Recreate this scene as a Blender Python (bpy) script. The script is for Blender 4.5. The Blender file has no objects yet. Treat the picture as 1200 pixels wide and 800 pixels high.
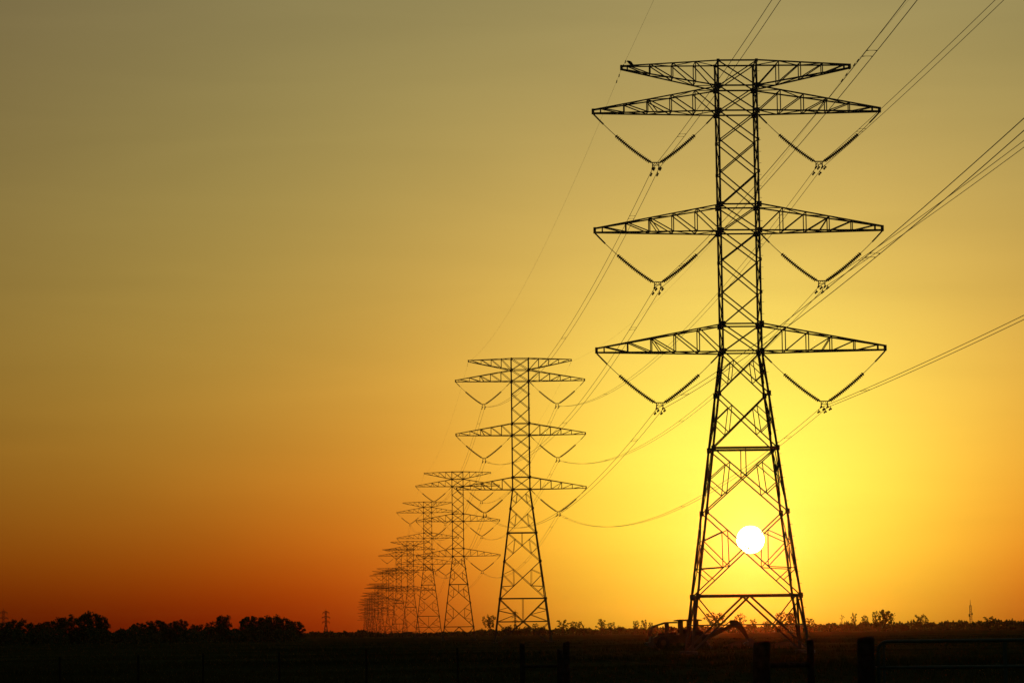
import bpy, bmesh, math, random
import numpy as np
from mathutils import Vector, Matrix

S = bpy.context.scene
COL = S.collection
R = math.radians
random.seed(7)
rng = np.random.default_rng(7)

# ------------------------------------------------------------------ camera
EYE = Vector((0.0, 0.0, 1.5))
PITCH, ROLL = R(5.465), R(0.7)
FOC = 3567.0                                    # focal length in 1200-pixel widths
FW = Vector((0, math.cos(PITCH), math.sin(PITCH)))
UP0 = Vector((0, -math.sin(PITCH), math.cos(PITCH)))
RT0 = Vector((1, 0, 0))
RT = RT0 * math.cos(ROLL) - UP0 * math.sin(ROLL)
UP = UP0 * math.cos(ROLL) + RT0 * math.sin(ROLL)
cam = bpy.data.cameras.new('camera')
cam.sensor_width = 36.0
cam.lens = FOC / 1200 * 36
cam.clip_start = 0.5
cam.clip_end = 30000
cam_ob = bpy.data.objects.new('camera', cam)
COL.objects.link(cam_ob)
cam_ob.matrix_world = Matrix(((RT.x, UP.x, -FW.x, EYE.x), (RT.y, UP.y, -FW.y, EYE.y), (RT.z, UP.z, -FW.z, EYE.z), (0, 0, 0, 1)))
S.camera = cam_ob


def ray(px, py):
    v = FW + RT * ((px - 600) / FOC) - UP * ((py - 400) / FOC)
    return v.normalized()


def spot(px, py, dist):
    """point at a given ground distance along the bearing of a picture point"""
    v = ray(px, py)
    return EYE + v * (dist / math.hypot(v.x, v.y))


# ------------------------------------------------------------------ view, world, sun
S.view_settings.view_transform = 'Standard'
S.view_settings.look = 'None'
S.view_settings.exposure = 0
S.view_settings.gamma = 1
S.cycles.volume_bounces = 0
S.cycles.max_bounces = 5
S.cycles.use_denoising = True

SUN = Vector((0.07715768, 0.99658556, 0.02939255))
# sky radiance = (two glow lobes round the sun + a broad lobe + a dim floor), each reddened by the air it crosses
SKY = dict(
    s1=(0.7, 0.7, 0.7), s2=(7.0, 4.2, 4.2), s3=(13.0, 10.0, 10.0), z0=0.025,      # lobe widths in degrees
    A=[(0.9587, 0.0183, 0.2585), (1.1788, 1.5009, 0.1340), (2.9598, 5.3103, 0.7953)],
    C=(0.0537, 0.0681, 0.0634), K=(0.06992, 0.15140, 0.23181),
    Q=(9.1539, 10.1157, 1.9427), K2=(0.01934, 0.02679, 0.03864))

world = bpy.data.worlds.new('World')
S.world = world
world.use_nodes = True
wt = world.node_tree
wt.nodes.clear()


def wm(op, a, b=None, c=None, clamp=False):
    n = wt.nodes.new('ShaderNodeMath')
    n.operation = op
    n.use_clamp = clamp
    for i, v in enumerate((a, b, c)):
        if v is None:
            continue
        if isinstance(v, (int, float)):
            n.inputs[i].default_value = v
        else:
            wt.links.new(v, n.inputs[i])
    return n.outputs[0]


def build_sky():
    tc = wt.nodes.new('ShaderNodeTexCoord')
    nm = wt.nodes.new('ShaderNodeVectorMath'); nm.operation = 'NORMALIZE'
    wt.links.new(tc.outputs['Generated'], nm.inputs[0])
    sep = wt.nodes.new('ShaderNodeSeparateXYZ')
    wt.links.new(nm.outputs[0], sep.inputs[0])
    dot = wt.nodes.new('ShaderNodeVectorMath'); dot.operation = 'DISTANCE'
    wt.links.new(nm.outputs[0], dot.inputs[0])
    dot.inputs[1].default_value = SUN
    th = wm('MULTIPLY', wm('ARCSINE', wm('MULTIPLY', dot.outputs['Value'], 0.5, clamp=True)), 2 * 180 / math.pi)   # angle to the sun, degrees
    z = wm('MAXIMUM', sep.outputs['Z'], 0.0)
    zq = wm('MULTIPLY', wm('SUBTRACT', 1.0, wm('EXPONENT', wm('MULTIPLY', z, -4.0))), 0.25)
    air = wm('DIVIDE', 1.0, wm('ADD', z, SKY['z0']))
    chans = []
    for c in range(3):
        e1 = wm('EXPONENT', wm('MULTIPLY', th, -1 / SKY['s1'][c]))
        e2 = wm('EXPONENT', wm('MULTIPLY', wm('MULTIPLY', th, th), -1 / SKY['s2'][c] ** 2))
        e3 = wm('EXPONENT', wm('MULTIPLY', th, -1 / SKY['s3'][c]))
        near = wm('ADD', wm('MULTIPLY', e1, SKY['A'][0][c]), wm('MULTIPLY', e2, SKY['A'][1][c]))
        wide = wm('MULTIPLY', e3, SKY['A'][2][c])
        red = wm('EXPONENT', wm('MULTIPLY', air, -SKY['K'][c]))
        near = wm('MULTIPLY', near, wm('EXPONENT', wm('MULTIPLY', air, -SKY['K2'][c])))
        glow = wm('MULTIPLY', wm('ADD', near, wm('MULTIPLY', wide, red)), wm('EXPONENT', wm('MULTIPLY', zq, -SKY['Q'][c])))
        chans.append(wm('ADD', glow, wm('MULTIPLY', red, SKY['C'][c])))
    mp = wt.nodes.new('ShaderNodeMapping')
    mp.inputs['Scale'].default_value = (5, 5, 34)
    mp.inputs['Rotation'].default_value = (0, R(4), 0)
    wt.links.new(nm.outputs[0], mp.inputs['Vector'])
    nz = wt.nodes.new('ShaderNodeTexNoise')
    nz.inputs['Scale'].default_value = 1.6
    nz.inputs['Detail'].default_value = 4
    nz.inputs['Distortion'].default_value = 0.6
    wt.links.new(mp.outputs[0], nz.inputs['Vector'])
    uneven = wm('ADD', 1.0, wm('MULTIPLY', wm('SUBTRACT', nz.outputs['Fac'], 0.5), 0.16))
    chans = [wm('MULTIPLY', ch, uneven) for ch in chans]
    disc = wm('SUBTRACT', 1.0, wm('DIVIDE', wm('SUBTRACT', th, 0.246), 0.012), clamp=True)
    cmb = wt.nodes.new('ShaderNodeCombineXYZ')
    for i, ch in enumerate(chans):
        wt.links.new(wm('ADD', ch, wm('MULTIPLY', disc, (90.0, 45.0, 16.0)[i])), cmb.inputs[i])
    bg = wt.nodes.new('ShaderNodeBackground')
    wt.links.new(cmb.outputs[0], bg.inputs['Color'])
    bg.inputs['Strength'].default_value = 1.0
    out = wt.nodes.new('ShaderNodeOutputWorld')
    wt.links.new(bg.outputs[0], out.inputs[0])


build_sky()

sun = bpy.data.lights.new('sun', 'SUN')
sun.energy = 0.09
sun.color = (1.0, 0.09, 0.004)
sun.angle = R(0.53)
sun_ob = bpy.data.objects.new('sun', sun)
COL.objects.link(sun_ob)
sun_ob.rotation_euler = SUN.to_track_quat('Z', 'Y').to_euler()


# ------------------------------------------------------------------ materials
def mat(name, c1, c2=None, scale=5.0, rough=0.7, metal=0.0, bump=0.0, translucent=0.0, spec=0.5, detail=5):
    m = bpy.data.materials.new(name)
    m.use_nodes = True
    nt = m.node_tree
    b = nt.nodes['Principled BSDF']
    b.inputs['Roughness'].default_value = rough
    b.inputs['Metallic'].default_value = metal
    b.inputs['Specular IOR Level'].default_value = spec
    tc = nt.nodes.new('ShaderNodeTexCoord')
    nz = nt.nodes.new('ShaderNodeTexNoise')
    nz.inputs['Scale'].default_value = scale
    nz.inputs['Detail'].default_value = detail
    nt.links.new(tc.outputs['Object'], nz.inputs['Vector'])
    rp = nt.nodes.new('ShaderNodeValToRGB')
    rp.color_ramp.elements[0].position = 0.35
    rp.color_ramp.elements[1].position = 0.65
    rp.color_ramp.elements[0].color = (*c1, 1)
    rp.color_ramp.elements[1].color = (*(c2 or c1), 1)
    nt.links.new(nz.outputs['Fac'], rp.inputs['Fac'])
    nt.links.new(rp.outputs['Color'], b.inputs['Base Color'])
    if bump:
        bp = nt.nodes.new('ShaderNodeBump')
        bp.inputs['Strength'].default_value = bump
        nt.links.new(nz.outputs['Fac'], bp.inputs['Height'])
        nt.links.new(bp.outputs['Normal'], b.inputs['Normal'])
    if translucent:
        tr = nt.nodes.new('ShaderNodeBsdfTranslucent')
        nt.links.new(rp.outputs['Color'], tr.inputs['Color'])
        mx = nt.nodes.new('ShaderNodeMixShader')
        mx.inputs[0].default_value = translucent
        nt.links.new(b.outputs[0], mx.inputs[1])
        nt.links.new(tr.outputs[0], mx.inputs[2])
        nt.links.new(mx.outputs[0], nt.nodes['Material Output'].inputs['Surface'])
    return m


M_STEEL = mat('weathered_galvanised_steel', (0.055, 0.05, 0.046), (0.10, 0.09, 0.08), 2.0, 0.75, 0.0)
M_GLASS = mat('brown_porcelain', (0.07, 0.03, 0.02), (0.10, 0.05, 0.03), 6.0, 0.5)
M_OLDWIRE = mat('rusty_fence_wire', (0.05, 0.03, 0.02), (0.09, 0.05, 0.03), 20.0, 0.9, spec=0.1)
M_WIRE = mat('aluminium_wire', (0.10, 0.10, 0.10), (0.16, 0.16, 0.16), 3.0, 0.7)
M_CONC = mat('footing_concrete', (0.07, 0.065, 0.055), (0.12, 0.11, 0.10), 4.0, 0.9, bump=0.2)
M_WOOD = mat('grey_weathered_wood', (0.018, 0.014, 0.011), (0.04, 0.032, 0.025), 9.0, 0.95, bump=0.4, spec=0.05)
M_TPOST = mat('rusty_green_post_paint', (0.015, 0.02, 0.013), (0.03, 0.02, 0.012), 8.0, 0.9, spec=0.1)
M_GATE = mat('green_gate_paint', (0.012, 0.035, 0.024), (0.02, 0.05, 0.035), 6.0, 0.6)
M_LEAF = mat('oak_foliage', (0.035, 0.05, 0.02), (0.07, 0.09, 0.035), 0.8, 0.9, translucent=0.08, spec=0.02)
M_BARK = mat('bark', (0.06, 0.045, 0.035), (0.11, 0.085, 0.06), 3.0, 0.95, bump=0.4, spec=0.1)
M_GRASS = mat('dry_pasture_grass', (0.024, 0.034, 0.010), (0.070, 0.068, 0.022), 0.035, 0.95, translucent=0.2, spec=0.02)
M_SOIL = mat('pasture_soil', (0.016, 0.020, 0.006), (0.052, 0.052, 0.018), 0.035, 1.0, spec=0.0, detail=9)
M_DIRT = mat('dug_red_soil', (0.10, 0.05, 0.03), (0.16, 0.08, 0.045), 0.5, 1.0, spec=0.0)
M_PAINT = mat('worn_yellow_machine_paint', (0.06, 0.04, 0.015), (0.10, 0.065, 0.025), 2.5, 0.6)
M_RUBBER = mat('black_rubber', (0.02, 0.02, 0.02), (0.035, 0.033, 0.03), 8.0, 0.9)
M_DARK = mat('dark_machine_steel', (0.05, 0.05, 0.05), (0.09, 0.08, 0.07), 3.0, 0.7)
M_FEATHER = mat('dark_brown_feathers', (0.02, 0.017, 0.014), (0.05, 0.04, 0.03), 14.0, 0.9, spec=0.1)


# ------------------------------------------------------------------ object helpers
def mesh_of(name, v, f, m, smooth=False):
    me = bpy.data.meshes.new(name)
    me.from_pydata(v, [], f)
    me.materials.append(m)
    if smooth:
        me.polygons.foreach_set('use_smooth', [True] * len(me.polygons))
    me.update()
    return me


def link(name, data, parent=None, M=None):
    o = bpy.data.objects.new(name, data)
    COL.objects.link(o)
    if parent is not None:
        o.parent = parent
    if M is not None:
        o.matrix_basis = M
    return o


def tag(o, label=None, cat=None, group=None, kind=None):
    for k, v in (('label', label), ('category', cat), ('group', group), ('kind', kind)):
        if v:
            o[k] = v
    return o


class MB:
    """collects plain shapes and links them as one mesh"""

    def __init__(self):
        self.v, self.f = [], []

    def add(self, v, f):
        n = len(self.v)
        self.v += [tuple(p) for p in v]
        self.f += [[i + n for i in q] for q in f]

    def box(self, c, s, M=None):
        v = [Vector((c[0] + s[0] * x / 2, c[1] + s[1] * y / 2, c[2] + s[2] * z / 2)) for x in (-1, 1) for y in (-1, 1) for z in (-1, 1)]
        if M is not None:
            v = [M @ p for p in v]
        self.add(v, [(0, 1, 3, 2), (4, 6, 7, 5), (0, 4, 5, 1), (2, 3, 7, 6), (0, 2, 6, 4), (1, 5, 7, 3)])

    def tube(self, pts, rad, n=8, cap=True):
        pts = [Vector(p) for p in pts]
        rads = rad if isinstance(rad, (list, tuple)) else [rad] * len(pts)
        rings = []
        t0 = (pts[1] - pts[0]).normalized()
        a = t0.orthogonal().normalized()
        for i, p in enumerate(pts):
            t = (pts[min(i + 1, len(pts) - 1)] - pts[max(i - 1, 0)]).normalized()
            a = (a - t * a.dot(t)).normalized()
            b = t.cross(a)
            rings += [p + (a * math.cos(2 * math.pi * k / n) + b * math.sin(2 * math.pi * k / n)) * rads[i] for k in range(n)]
        f = []
        for i in range(len(pts) - 1):
            for k in range(n):
                f.append((i * n + k, i * n + (k + 1) % n, (i + 1) * n + (k + 1) % n, (i + 1) * n + k))
        if cap:
            f.append(tuple(range(n))[::-1])
            f.append(tuple((len(pts) - 1) * n + k for k in range(n)))
        self.add(rings, f)

    def prism(self, poly, y0, y1):
        """polygon in x,z extruded along y"""
        n = len(poly)
        v = [(x, y0, z) for x, z in poly] + [(x, y1, z) for x, z in poly]
        f = [tuple(range(n)), tuple(range(2 * n - 1, n - 1, -1))]
        f += [(i, i + n, (i + 1) % n + n, (i + 1) % n) for i in range(n)]
        self.add(v, f)

    def build(self, name, m, parent=None, M=None, smooth=False):
        return link(name, mesh_of(name, self.v, self.f, m, smooth), parent, M)


# ------------------------------------------------------------------ setting: ground and far woodland
def relief(x, y):
    return 0.10 * math.sin(x * 0.021 + 1.3) * math.sin(y * 0.017 + 0.4) + 0.05 * math.sin(x * 0.09 + y * 0.05) + 0.03 * math.sin(y * 0.13 - x * 0.04)


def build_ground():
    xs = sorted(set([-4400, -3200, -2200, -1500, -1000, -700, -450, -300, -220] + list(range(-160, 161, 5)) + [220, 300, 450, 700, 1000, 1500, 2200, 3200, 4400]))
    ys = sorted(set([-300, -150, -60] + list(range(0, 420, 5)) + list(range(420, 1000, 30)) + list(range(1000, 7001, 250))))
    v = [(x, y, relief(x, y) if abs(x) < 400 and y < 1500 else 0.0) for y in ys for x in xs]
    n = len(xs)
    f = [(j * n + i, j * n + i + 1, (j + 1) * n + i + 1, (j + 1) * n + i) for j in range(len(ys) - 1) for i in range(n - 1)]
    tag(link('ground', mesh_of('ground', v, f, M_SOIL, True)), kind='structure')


build_ground()


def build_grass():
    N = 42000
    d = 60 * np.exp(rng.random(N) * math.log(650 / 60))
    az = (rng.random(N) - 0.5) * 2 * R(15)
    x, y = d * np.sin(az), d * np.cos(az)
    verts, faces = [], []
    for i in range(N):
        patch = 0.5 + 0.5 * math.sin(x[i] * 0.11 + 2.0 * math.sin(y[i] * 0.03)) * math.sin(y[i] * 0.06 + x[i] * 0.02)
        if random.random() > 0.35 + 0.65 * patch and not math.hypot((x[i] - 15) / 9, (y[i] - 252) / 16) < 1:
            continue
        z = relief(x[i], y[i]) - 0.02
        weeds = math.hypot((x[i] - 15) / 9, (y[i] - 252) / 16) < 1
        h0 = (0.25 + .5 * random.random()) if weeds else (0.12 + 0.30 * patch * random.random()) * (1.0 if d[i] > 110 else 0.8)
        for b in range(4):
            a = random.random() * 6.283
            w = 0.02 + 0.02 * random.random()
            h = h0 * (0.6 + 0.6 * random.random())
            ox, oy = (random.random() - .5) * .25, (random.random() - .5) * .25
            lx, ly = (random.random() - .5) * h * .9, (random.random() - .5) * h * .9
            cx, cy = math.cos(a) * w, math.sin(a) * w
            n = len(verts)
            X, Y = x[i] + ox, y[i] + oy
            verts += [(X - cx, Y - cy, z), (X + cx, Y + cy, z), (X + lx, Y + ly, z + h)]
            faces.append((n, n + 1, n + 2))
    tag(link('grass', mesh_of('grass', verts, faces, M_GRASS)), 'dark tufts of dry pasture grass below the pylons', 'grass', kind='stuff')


build_grass()


def leaf_faces(points, sizes):
    """one small randomly turned leaf spray per point"""
    v, f = [], []
    for p, s in zip(points, sizes):
        a = Vector((random.gauss(0, 1), random.gauss(0, 1), random.gauss(0, 1))).normalized()
        b = a.orthogonal().normalized()
        c = a.cross(b)
        ang = random.random() * 6.28
        b, c = b * math.cos(ang) + c * math.sin(ang), c * math.cos(ang) - b * math.sin(ang)
        n = len(v)
        P = Vector(p)
        v += [P - b * s, P - c * s * .55, P + b * s, P + c * s * .6]
        f.append((n, n + 1, n + 2, n + 3))
    return v, f


def build_far_woodland():
    # (picture x, height in metres) at about 2.6 km
    prof = [(-60, 4.5), (340, 4.5), (372, 4.6), (395, 5.2), (412, 4.6), (425, 5.6), (440, 3.6), (470, 3.0), (520, 3.0), (560, 4.4), (640, 5.2), (700, 4.8),
            (780, 5.4), (860, 5.6), (940, 6.0), (985, 6.6), (1040, 7.0), (1090, 7.0), (1150, 7.6), (1190, 8.4), (1300, 8.0)]
    pts, sz = [], []
    bumps = [(random.uniform(-60, 1300), random.uniform(1.5, 5), random.uniform(.1, .75) ** 1.5) for _ in range(190)]
    px = [p[0] for p in prof]; hh = [p[1] for p in prof]
    for i in range(60000):
        x = -60 + random.random() * 1360
        lump = 0.84 + 0.09 * math.sin(x * 0.33) + 0.08 * math.sin(x * 0.81 + 1.0) + 0.07 * math.sin(x * 1.9 + 2) + 0.08 * math.sin(x * 0.127 + 4)
        h = (1.5 + (float(np.interp(x, px, hh)) - 1.5) * .76) * lump
        lump += max([b * max(0, 1 - ((x - c) / w) ** 2) for c, w, b in bumps if abs(x - c) < w] or [0])
        p = spot(x, 742, 1850 + random.random() * 160)
        pts.append((p.x, p.y, h * random.random() ** .9))
        sz.append(0.4 + 0.55 * random.random())
    v, f = leaf_faces(pts, sz)
    tag(link('far_woodland', mesh_of('far_woodland', v, f, M_LEAF)), 'low dark strip of distant woodland along the horizon', 'woodland', kind='stuff')


build_far_woodland()

# ------------------------------------------------------------------ lattice pylons
YAW = R(2.144)                                  # local x = along the arms, local y = along the line
LINE = Vector((math.sin(R(-3.22)), math.cos(R(-3.22)), 0))
ARM = Vector((math.cos(YAW), math.sin(YAW), 0))
DEEP = Vector((-math.sin(YAW), math.cos(YAW), 0))
BASE = Vector((15.712, 208.0, 0))
SPAN = 259.0
# height of each pylon above the first, and whether it stands on the taller base
RISE = [0, 2.9, -0.7, 3.4, -1.4, 2.8, -0.9, 3.0, -1.0, 2.6, -0.6, 2.9, -1.0, 2.4, -0.8]
TALL = [r > 1 for r in RISE]
LV = [40.55, 38.80, 37.06, 35.06, 32.86, 30.57, 28.77, 26.75, 24.51, 22.33, 20.47]


def half_w(z):
    return 1.325 if z >= 20.47 else 1.325 + (20.47 - z) * 0.1290


def half_d(z):
    return 1.05 if z >= 20.47 else 1.05 + (20.47 - z) * 0.0660


def corner(sx, sy, z):
    return Vector((sx * half_w(z), sy * half_d(z), z))


# unit angle-iron bar: length 1 along z, flange width 1
_t = 0.16
_L = [(-.35, -.35), (.65, -.35), (.65, -.35 + _t), (-.35 + _t, -.35 + _t), (-.35 + _t, .65), (-.35, .65)]
BAR_V = [(x, y, 0) for x, y in _L] + [(x, y, 1) for x, y in _L]
BAR_F = [(0, 6, 7, 1), (1, 7, 8, 2), (2, 8, 9, 3), (3, 9, 10, 4), (4, 10, 11, 5), (5, 11, 6, 0), (5, 4, 3, 0), (3, 2, 1, 0), (6, 9, 10, 11), (6, 7, 8, 9)]
BAR = mesh_of('angle_bar', BAR_V, BAR_F, M_STEEL)
_pm = MB(); _pm.box((0, 0, 0), (1, 1, 1))
PLATE = mesh_of('steel_plate', _pm.v, _pm.f, M_STEEL)


def bar_matrix(p, q, size, hint=Vector((0, 1, 0))):
    d = q - p
    z = d.normalized()
    h = hint if abs(z.dot(hint)) < 0.95 else Vector((1, 0, 0))
    x = (h - z * h.dot(z)).normalized()
    y = z.cross(x)
    L = d.length
    return Matrix(((x.x * size, y.x * size, z.x * L, p.x), (x.y * size, y.y * size, z.y * L, p.y), (x.z * size, y.z * size, z.z * L, p.z), (0, 0, 0, 1)))


def lerp(a, b, t):
    return a + (b - a) * t


def cross_x(a, b, c, d):
    """crossing of segments a-b and c-d lying in one plane"""
    u, w, r = b - a, d - c, c - a
    n = u.cross(w)
    t = r.cross(w).dot(n) / n.dot(n)
    return a + u * t


def tower_bars(tall):
    """list of (part name, kind, matrix, arm index or None) in the pylon's own axes"""
    out = []

    def bar(name, p, q, s, arm=None):
        out.append((name, 'bar', bar_matrix(p, q, s), arm))

    def plate(name, c, s, arm=None):
        out.append((name, 'plate', Matrix.Translation(c) @ Matrix.Diagonal((*s, 1)), arm))

    zb = -3.6 if tall else -0.3
    faces = [((-1, -1), (1, -1)), ((-1, 1), (1, 1)), ((-1, -1), (-1, 1)), ((1, -1), (1, 1))]
    for sx in (-1, 1):
        for sy in (-1, 1):
            bar('leg', corner(sx, sy, zb), corner(sx, sy, 20.47), 0.16)
            bar('leg', corner(sx, sy, 20.47), corner(sx, sy, 40.64), 0.135)
            for z in LV:
                big = z in (38.80, 37.06, 30.57, 28.77, 22.33, 20.47)
                s = 0.34 if big else 0.20
                plate('gusset_plate', corner(sx, sy, z) + Vector((0, sy * 0.03, 0)), (s, 0.03, s * 1.15))
                if big:
                    plate('gusset_plate', corner(sx, sy, z) + Vector((sx * 0.03, 0, 0)), (0.03, s * .8, s * .8))
            for z in (17.56, 13.82, 9.5, 3.81):
                plate('gusset_plate', corner(sx, sy, z) + Vector((0, sy * 0.03, 0)), (0.30, 0.03, 0.36))
    for (a, b) in faces:
        front = a[1] == b[1]
        A = lambda z: corner(a[0], a[1], z)
        B = lambda z: corner(b[0], b[1], z)
        inset = Vector((0, -a[1] * 0.03, 0)) if front else Vector((-a[0] * 0.03, 0, 0))
        for z in (40.55, 38.80, 37.06, 30.57, 28.77, 22.33, 20.47):
            bar('horizontal_beam', A(z), B(z), 0.10)
        bar('horizontal_beam', A(13.82), B(13.82), 0.15)
        bar('horizontal_beam', A(3.81), B(3.81), 0.17)
        db = 0.078 if front else 0.055
        for i in range(len(LV) - 1):
            z1, z0 = LV[i], LV[i + 1]
            bar('diagonal_brace', A(z1) + inset, B(z0) + inset, db)
            bar('diagonal_brace', B(z1) - inset * .5, A(z0) - inset * .5, db)
        for (z1, z0) in ((20.47, 17.56), (17.56, 13.82), (13.82, 9.5), (9.5, 3.81)):
            bar('diagonal_brace', A(z1) + inset, B(z0) + inset, db)
            bar('diagonal_brace', B(z1) - inset * .5, A(z0) - inset * .5, db)
            C = cross_x(A(z1), B(z0), B(z1), A(z0))
            for E, F in ((A, B), (B, A)):
                if z1 > 9.6:
                    m = E((z1 + z0) / 2)
                    p1, p2 = lerp(E(z1), C, .5), lerp(E(z0), C, .5)
                    bar('strut', m, p1, .06); bar('strut', m, p2, .06); bar('strut', p1, p2, .055)
                else:
                    m1, m2 = E(7.5), E(5.66)
                    p1, p2, p3 = lerp(E(z1), C, .5), lerp(E(z0), C, .62), lerp(E(z0), C, .33)
                    bar('strut', m1, p1, .06); bar('strut', m1, p2, .06); bar('strut', p1, p2, .055)
                    bar('strut', m2, p2, .06); bar('strut', m2, p3, .06)
            if z1 == 13.82:
                bar('strut', lerp(A(z1), B(z1), .5), C, .06)
        mid = lerp(A(3.81), B(3.81), .5)
        if not tall:
            for E in (A, B):
                foot = E(0.1)
                bar('diagonal_brace', mid, foot, .13)
                v = lerp(mid, foot, .52)
                bar('strut', E(3.7), v, .08)
                bar('strut', E(1.86), v, .07)
            bar('horizontal_beam', A(1.86), B(1.86), .08)
        else:
            low = lerp(A(0.3), B(0.3), .5)
            bar('horizontal_beam', A(0.3), B(0.3), .15)
            bar('strut', mid, low, .07)
            for E in (A, B):
                bar('diagonal_brace', E(3.7), low, .11)
                q = lerp(E(3.7), low, .68)
                q2 = lerp(E(3.7), low, .36)
                bar('strut', E(2.1), q2, .07)
                bar('strut', E(2.0), q, .07)
                bar('strut', E(0.3), q, .07)
                bar('diagonal_brace', low, E(-3.3), .12)
                v = lerp(low, E(-3.3), .5)
                bar('strut', E(0.2), v, .08)
    # step bolts up one leg
    for k in range(48):
        z = 3.0 + k * 0.8
        c = corner(1, -1, z)
        out.append(('step_bolt', 'bolt', Matrix.Translation(c + Vector((.12, 0, 0))) @ Matrix.Diagonal((.17, .022, .022, 1)), None))
    # crossarms: (top chord at body, bottom chord at body, tip x, tip top z, tip bottom z, bay, bays)
    spec = [(40.57, 38.82, 7.92, 40.38, 40.16, 1.55, 4), (38.78, 37.08, 9.94, 37.34, 37.10, 1.62, 5),
            (30.59, 28.75, 9.94, 29.10, 28.82, 1.62, 5), (22.35, 20.45, 9.94, 20.82, 20.54, 1.62, 5)]
    arm = 0
    for (zt, zbm, tip, ztt, ztb, bay, n) in spec:
        for sx in (-1, 1):
            def pt(x, sy, top):
                t = (x - 1.325) / (tip - 1.325)
                return Vector((sx * x, sy * (1.05 * (1 - t) + .13 * t), lerp(zt, ztt, t) if top else lerp(zbm, ztb, t)))
            for sy in (-1, 1):
                bar('chord', pt(1.325, sy, True), pt(tip, sy, True), .092, arm)
                bar('chord', pt(1.325, sy, False), pt(tip, sy, False), .098, arm)
                for k in range(1, n + 1):
                    x = 1.325 + bay * k
                    bar('web_post', pt(x, sy, True), pt(x, sy, False), .066, arm)
                    bar('web_brace', pt(x, sy, True), pt(x - bay, sy, False), .07, arm)
                if n == 5:
                    bar('web_brace', pt(1.325 + bay * 3, sy, True), pt(1.325 + bay * 2.6, sy, False), .06, arm)
            for k in range(1, n + 1):
                x = 1.325 + bay * k
                bar('tie', pt(x, -1, True), pt(x, 1, True), .065, arm)
                bar('tie', pt(x, -1, False), pt(x, 1, False), .065, arm)
                s = -1 if k % 2 else 1
                bar('plan_brace', pt(x - bay, s, False), pt(x, -s, False), .06, arm)
                bar('plan_brace', pt(x - bay, -s, True), pt(x, s, True), .055, arm)
            plate('tip_plate', Vector((sx * tip, 0, (ztt + ztb) / 2)), (.17, .32, ztt - ztb + .12), arm)
            arm += 1
    return out


BARS = {False: tower_bars(False), True: tower_bars(True)}
_box_v = np.array(_pm.v); _bar_v = np.array(BAR_V)


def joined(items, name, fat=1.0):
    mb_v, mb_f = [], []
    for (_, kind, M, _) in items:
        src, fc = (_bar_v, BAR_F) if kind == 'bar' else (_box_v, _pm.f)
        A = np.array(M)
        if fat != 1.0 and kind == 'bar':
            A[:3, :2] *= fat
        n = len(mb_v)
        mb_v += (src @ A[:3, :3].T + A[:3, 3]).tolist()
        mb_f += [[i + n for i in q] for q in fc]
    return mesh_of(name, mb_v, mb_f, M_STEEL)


_leg_cache = {}
ORD = ['nearest', 'second nearest', 'third nearest', 'fourth nearest', 'fifth nearest', 'sixth nearest', 'seventh nearest', 'eighth nearest']
PYLON_LABEL = ['tallest and nearest dark lattice pylon with the setting sun between its legs',
               'second nearest lattice pylon, standing alone left of the largest one',
               'third nearest lattice pylon, its right arms overlapped by the second pylon',
               'fourth nearest lattice pylon, just left of the third and on a taller base',
               'fifth nearest lattice pylon, lower than the fourth and close on its left',
               'sixth nearest lattice pylon, seen between the fourth and the crowd of far ones',
               'seventh nearest lattice pylon, small, at the front of the crowded far row',
               'eighth nearest lattice pylon, small and hazy, overlapped by the seventh']
FAR_LABEL = 'tiny hazy lattice pylon crowded in the far end of the receding row'
_far_mesh = {}
_mid_mesh = {}


def pylon_root(i):
    p = BASE + LINE * (SPAN * i)
    o = link('transmission_pylon', None)
    o.location = (p.x, p.y, RISE[i])
    o.rotation_euler = (0, 0, YAW)
    return tag(o, PYLON_LABEL[i] if i < 8 else (FAR_LABEL if i < 14 else 'smallest and faintest lattice pylon at the very left end of the receding row'), 'pylon', 'lattice pylons receding in one row')


def foot_mesh():
    m = MB()
    m.tube([(0, 0, -.8), (0, 0, .10), (0, 0, .14)], [.38, .38, .33], 16)
    return mesh_of('footing', m.v, m.f, M_CONC)


FOOT = foot_mesh()


def detailed_pylon(i):
    tall = TALL[i]
    root = pylon_root(i)
    arms = {}
    bolts = []
    for it in BARS[tall]:
        if it[1] == 'bolt':
            bolts.append(it)
            continue
        name, kind, M, arm = it
        if arm is not None:
            if name in ('chord', 'tip_plate'):
                continue
            if arm not in arms:
                key = (tall, arm)
                if key not in _leg_cache:
                    _leg_cache[key] = joined([b for b in BARS[tall] if b[3] == arm and b[0] in ('chord', 'tip_plate')], 'crossarm')
                arms[arm] = link('crossarm', _leg_cache[key], root)
            link(name, BAR, arms[arm], M)
        elif name == 'leg':
            pass
        else:
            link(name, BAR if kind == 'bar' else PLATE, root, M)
    legs = [b for b in BARS[tall] if b[0] == 'leg']
    for k in range(0, 8, 2):
        key = (tall, 'leg', k)
        if key not in _leg_cache:
            _leg_cache[key] = joined(legs[k:k + 2], 'leg')
        link('leg', _leg_cache[key], root)
    key = (tall, 'bolt')
    if key not in _leg_cache:
        _leg_cache[key] = joined(bolts, 'step_bolt')
    tag(link('step_bolt', _leg_cache[key], root), kind='stuff')
    z = -RISE[i]
    for sx in (-1, 1):
        for sy in (-1, 1):
            c = corner(sx, sy, z)
            link('footing', FOOT, root, Matrix.Translation(c))
    return root


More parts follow.
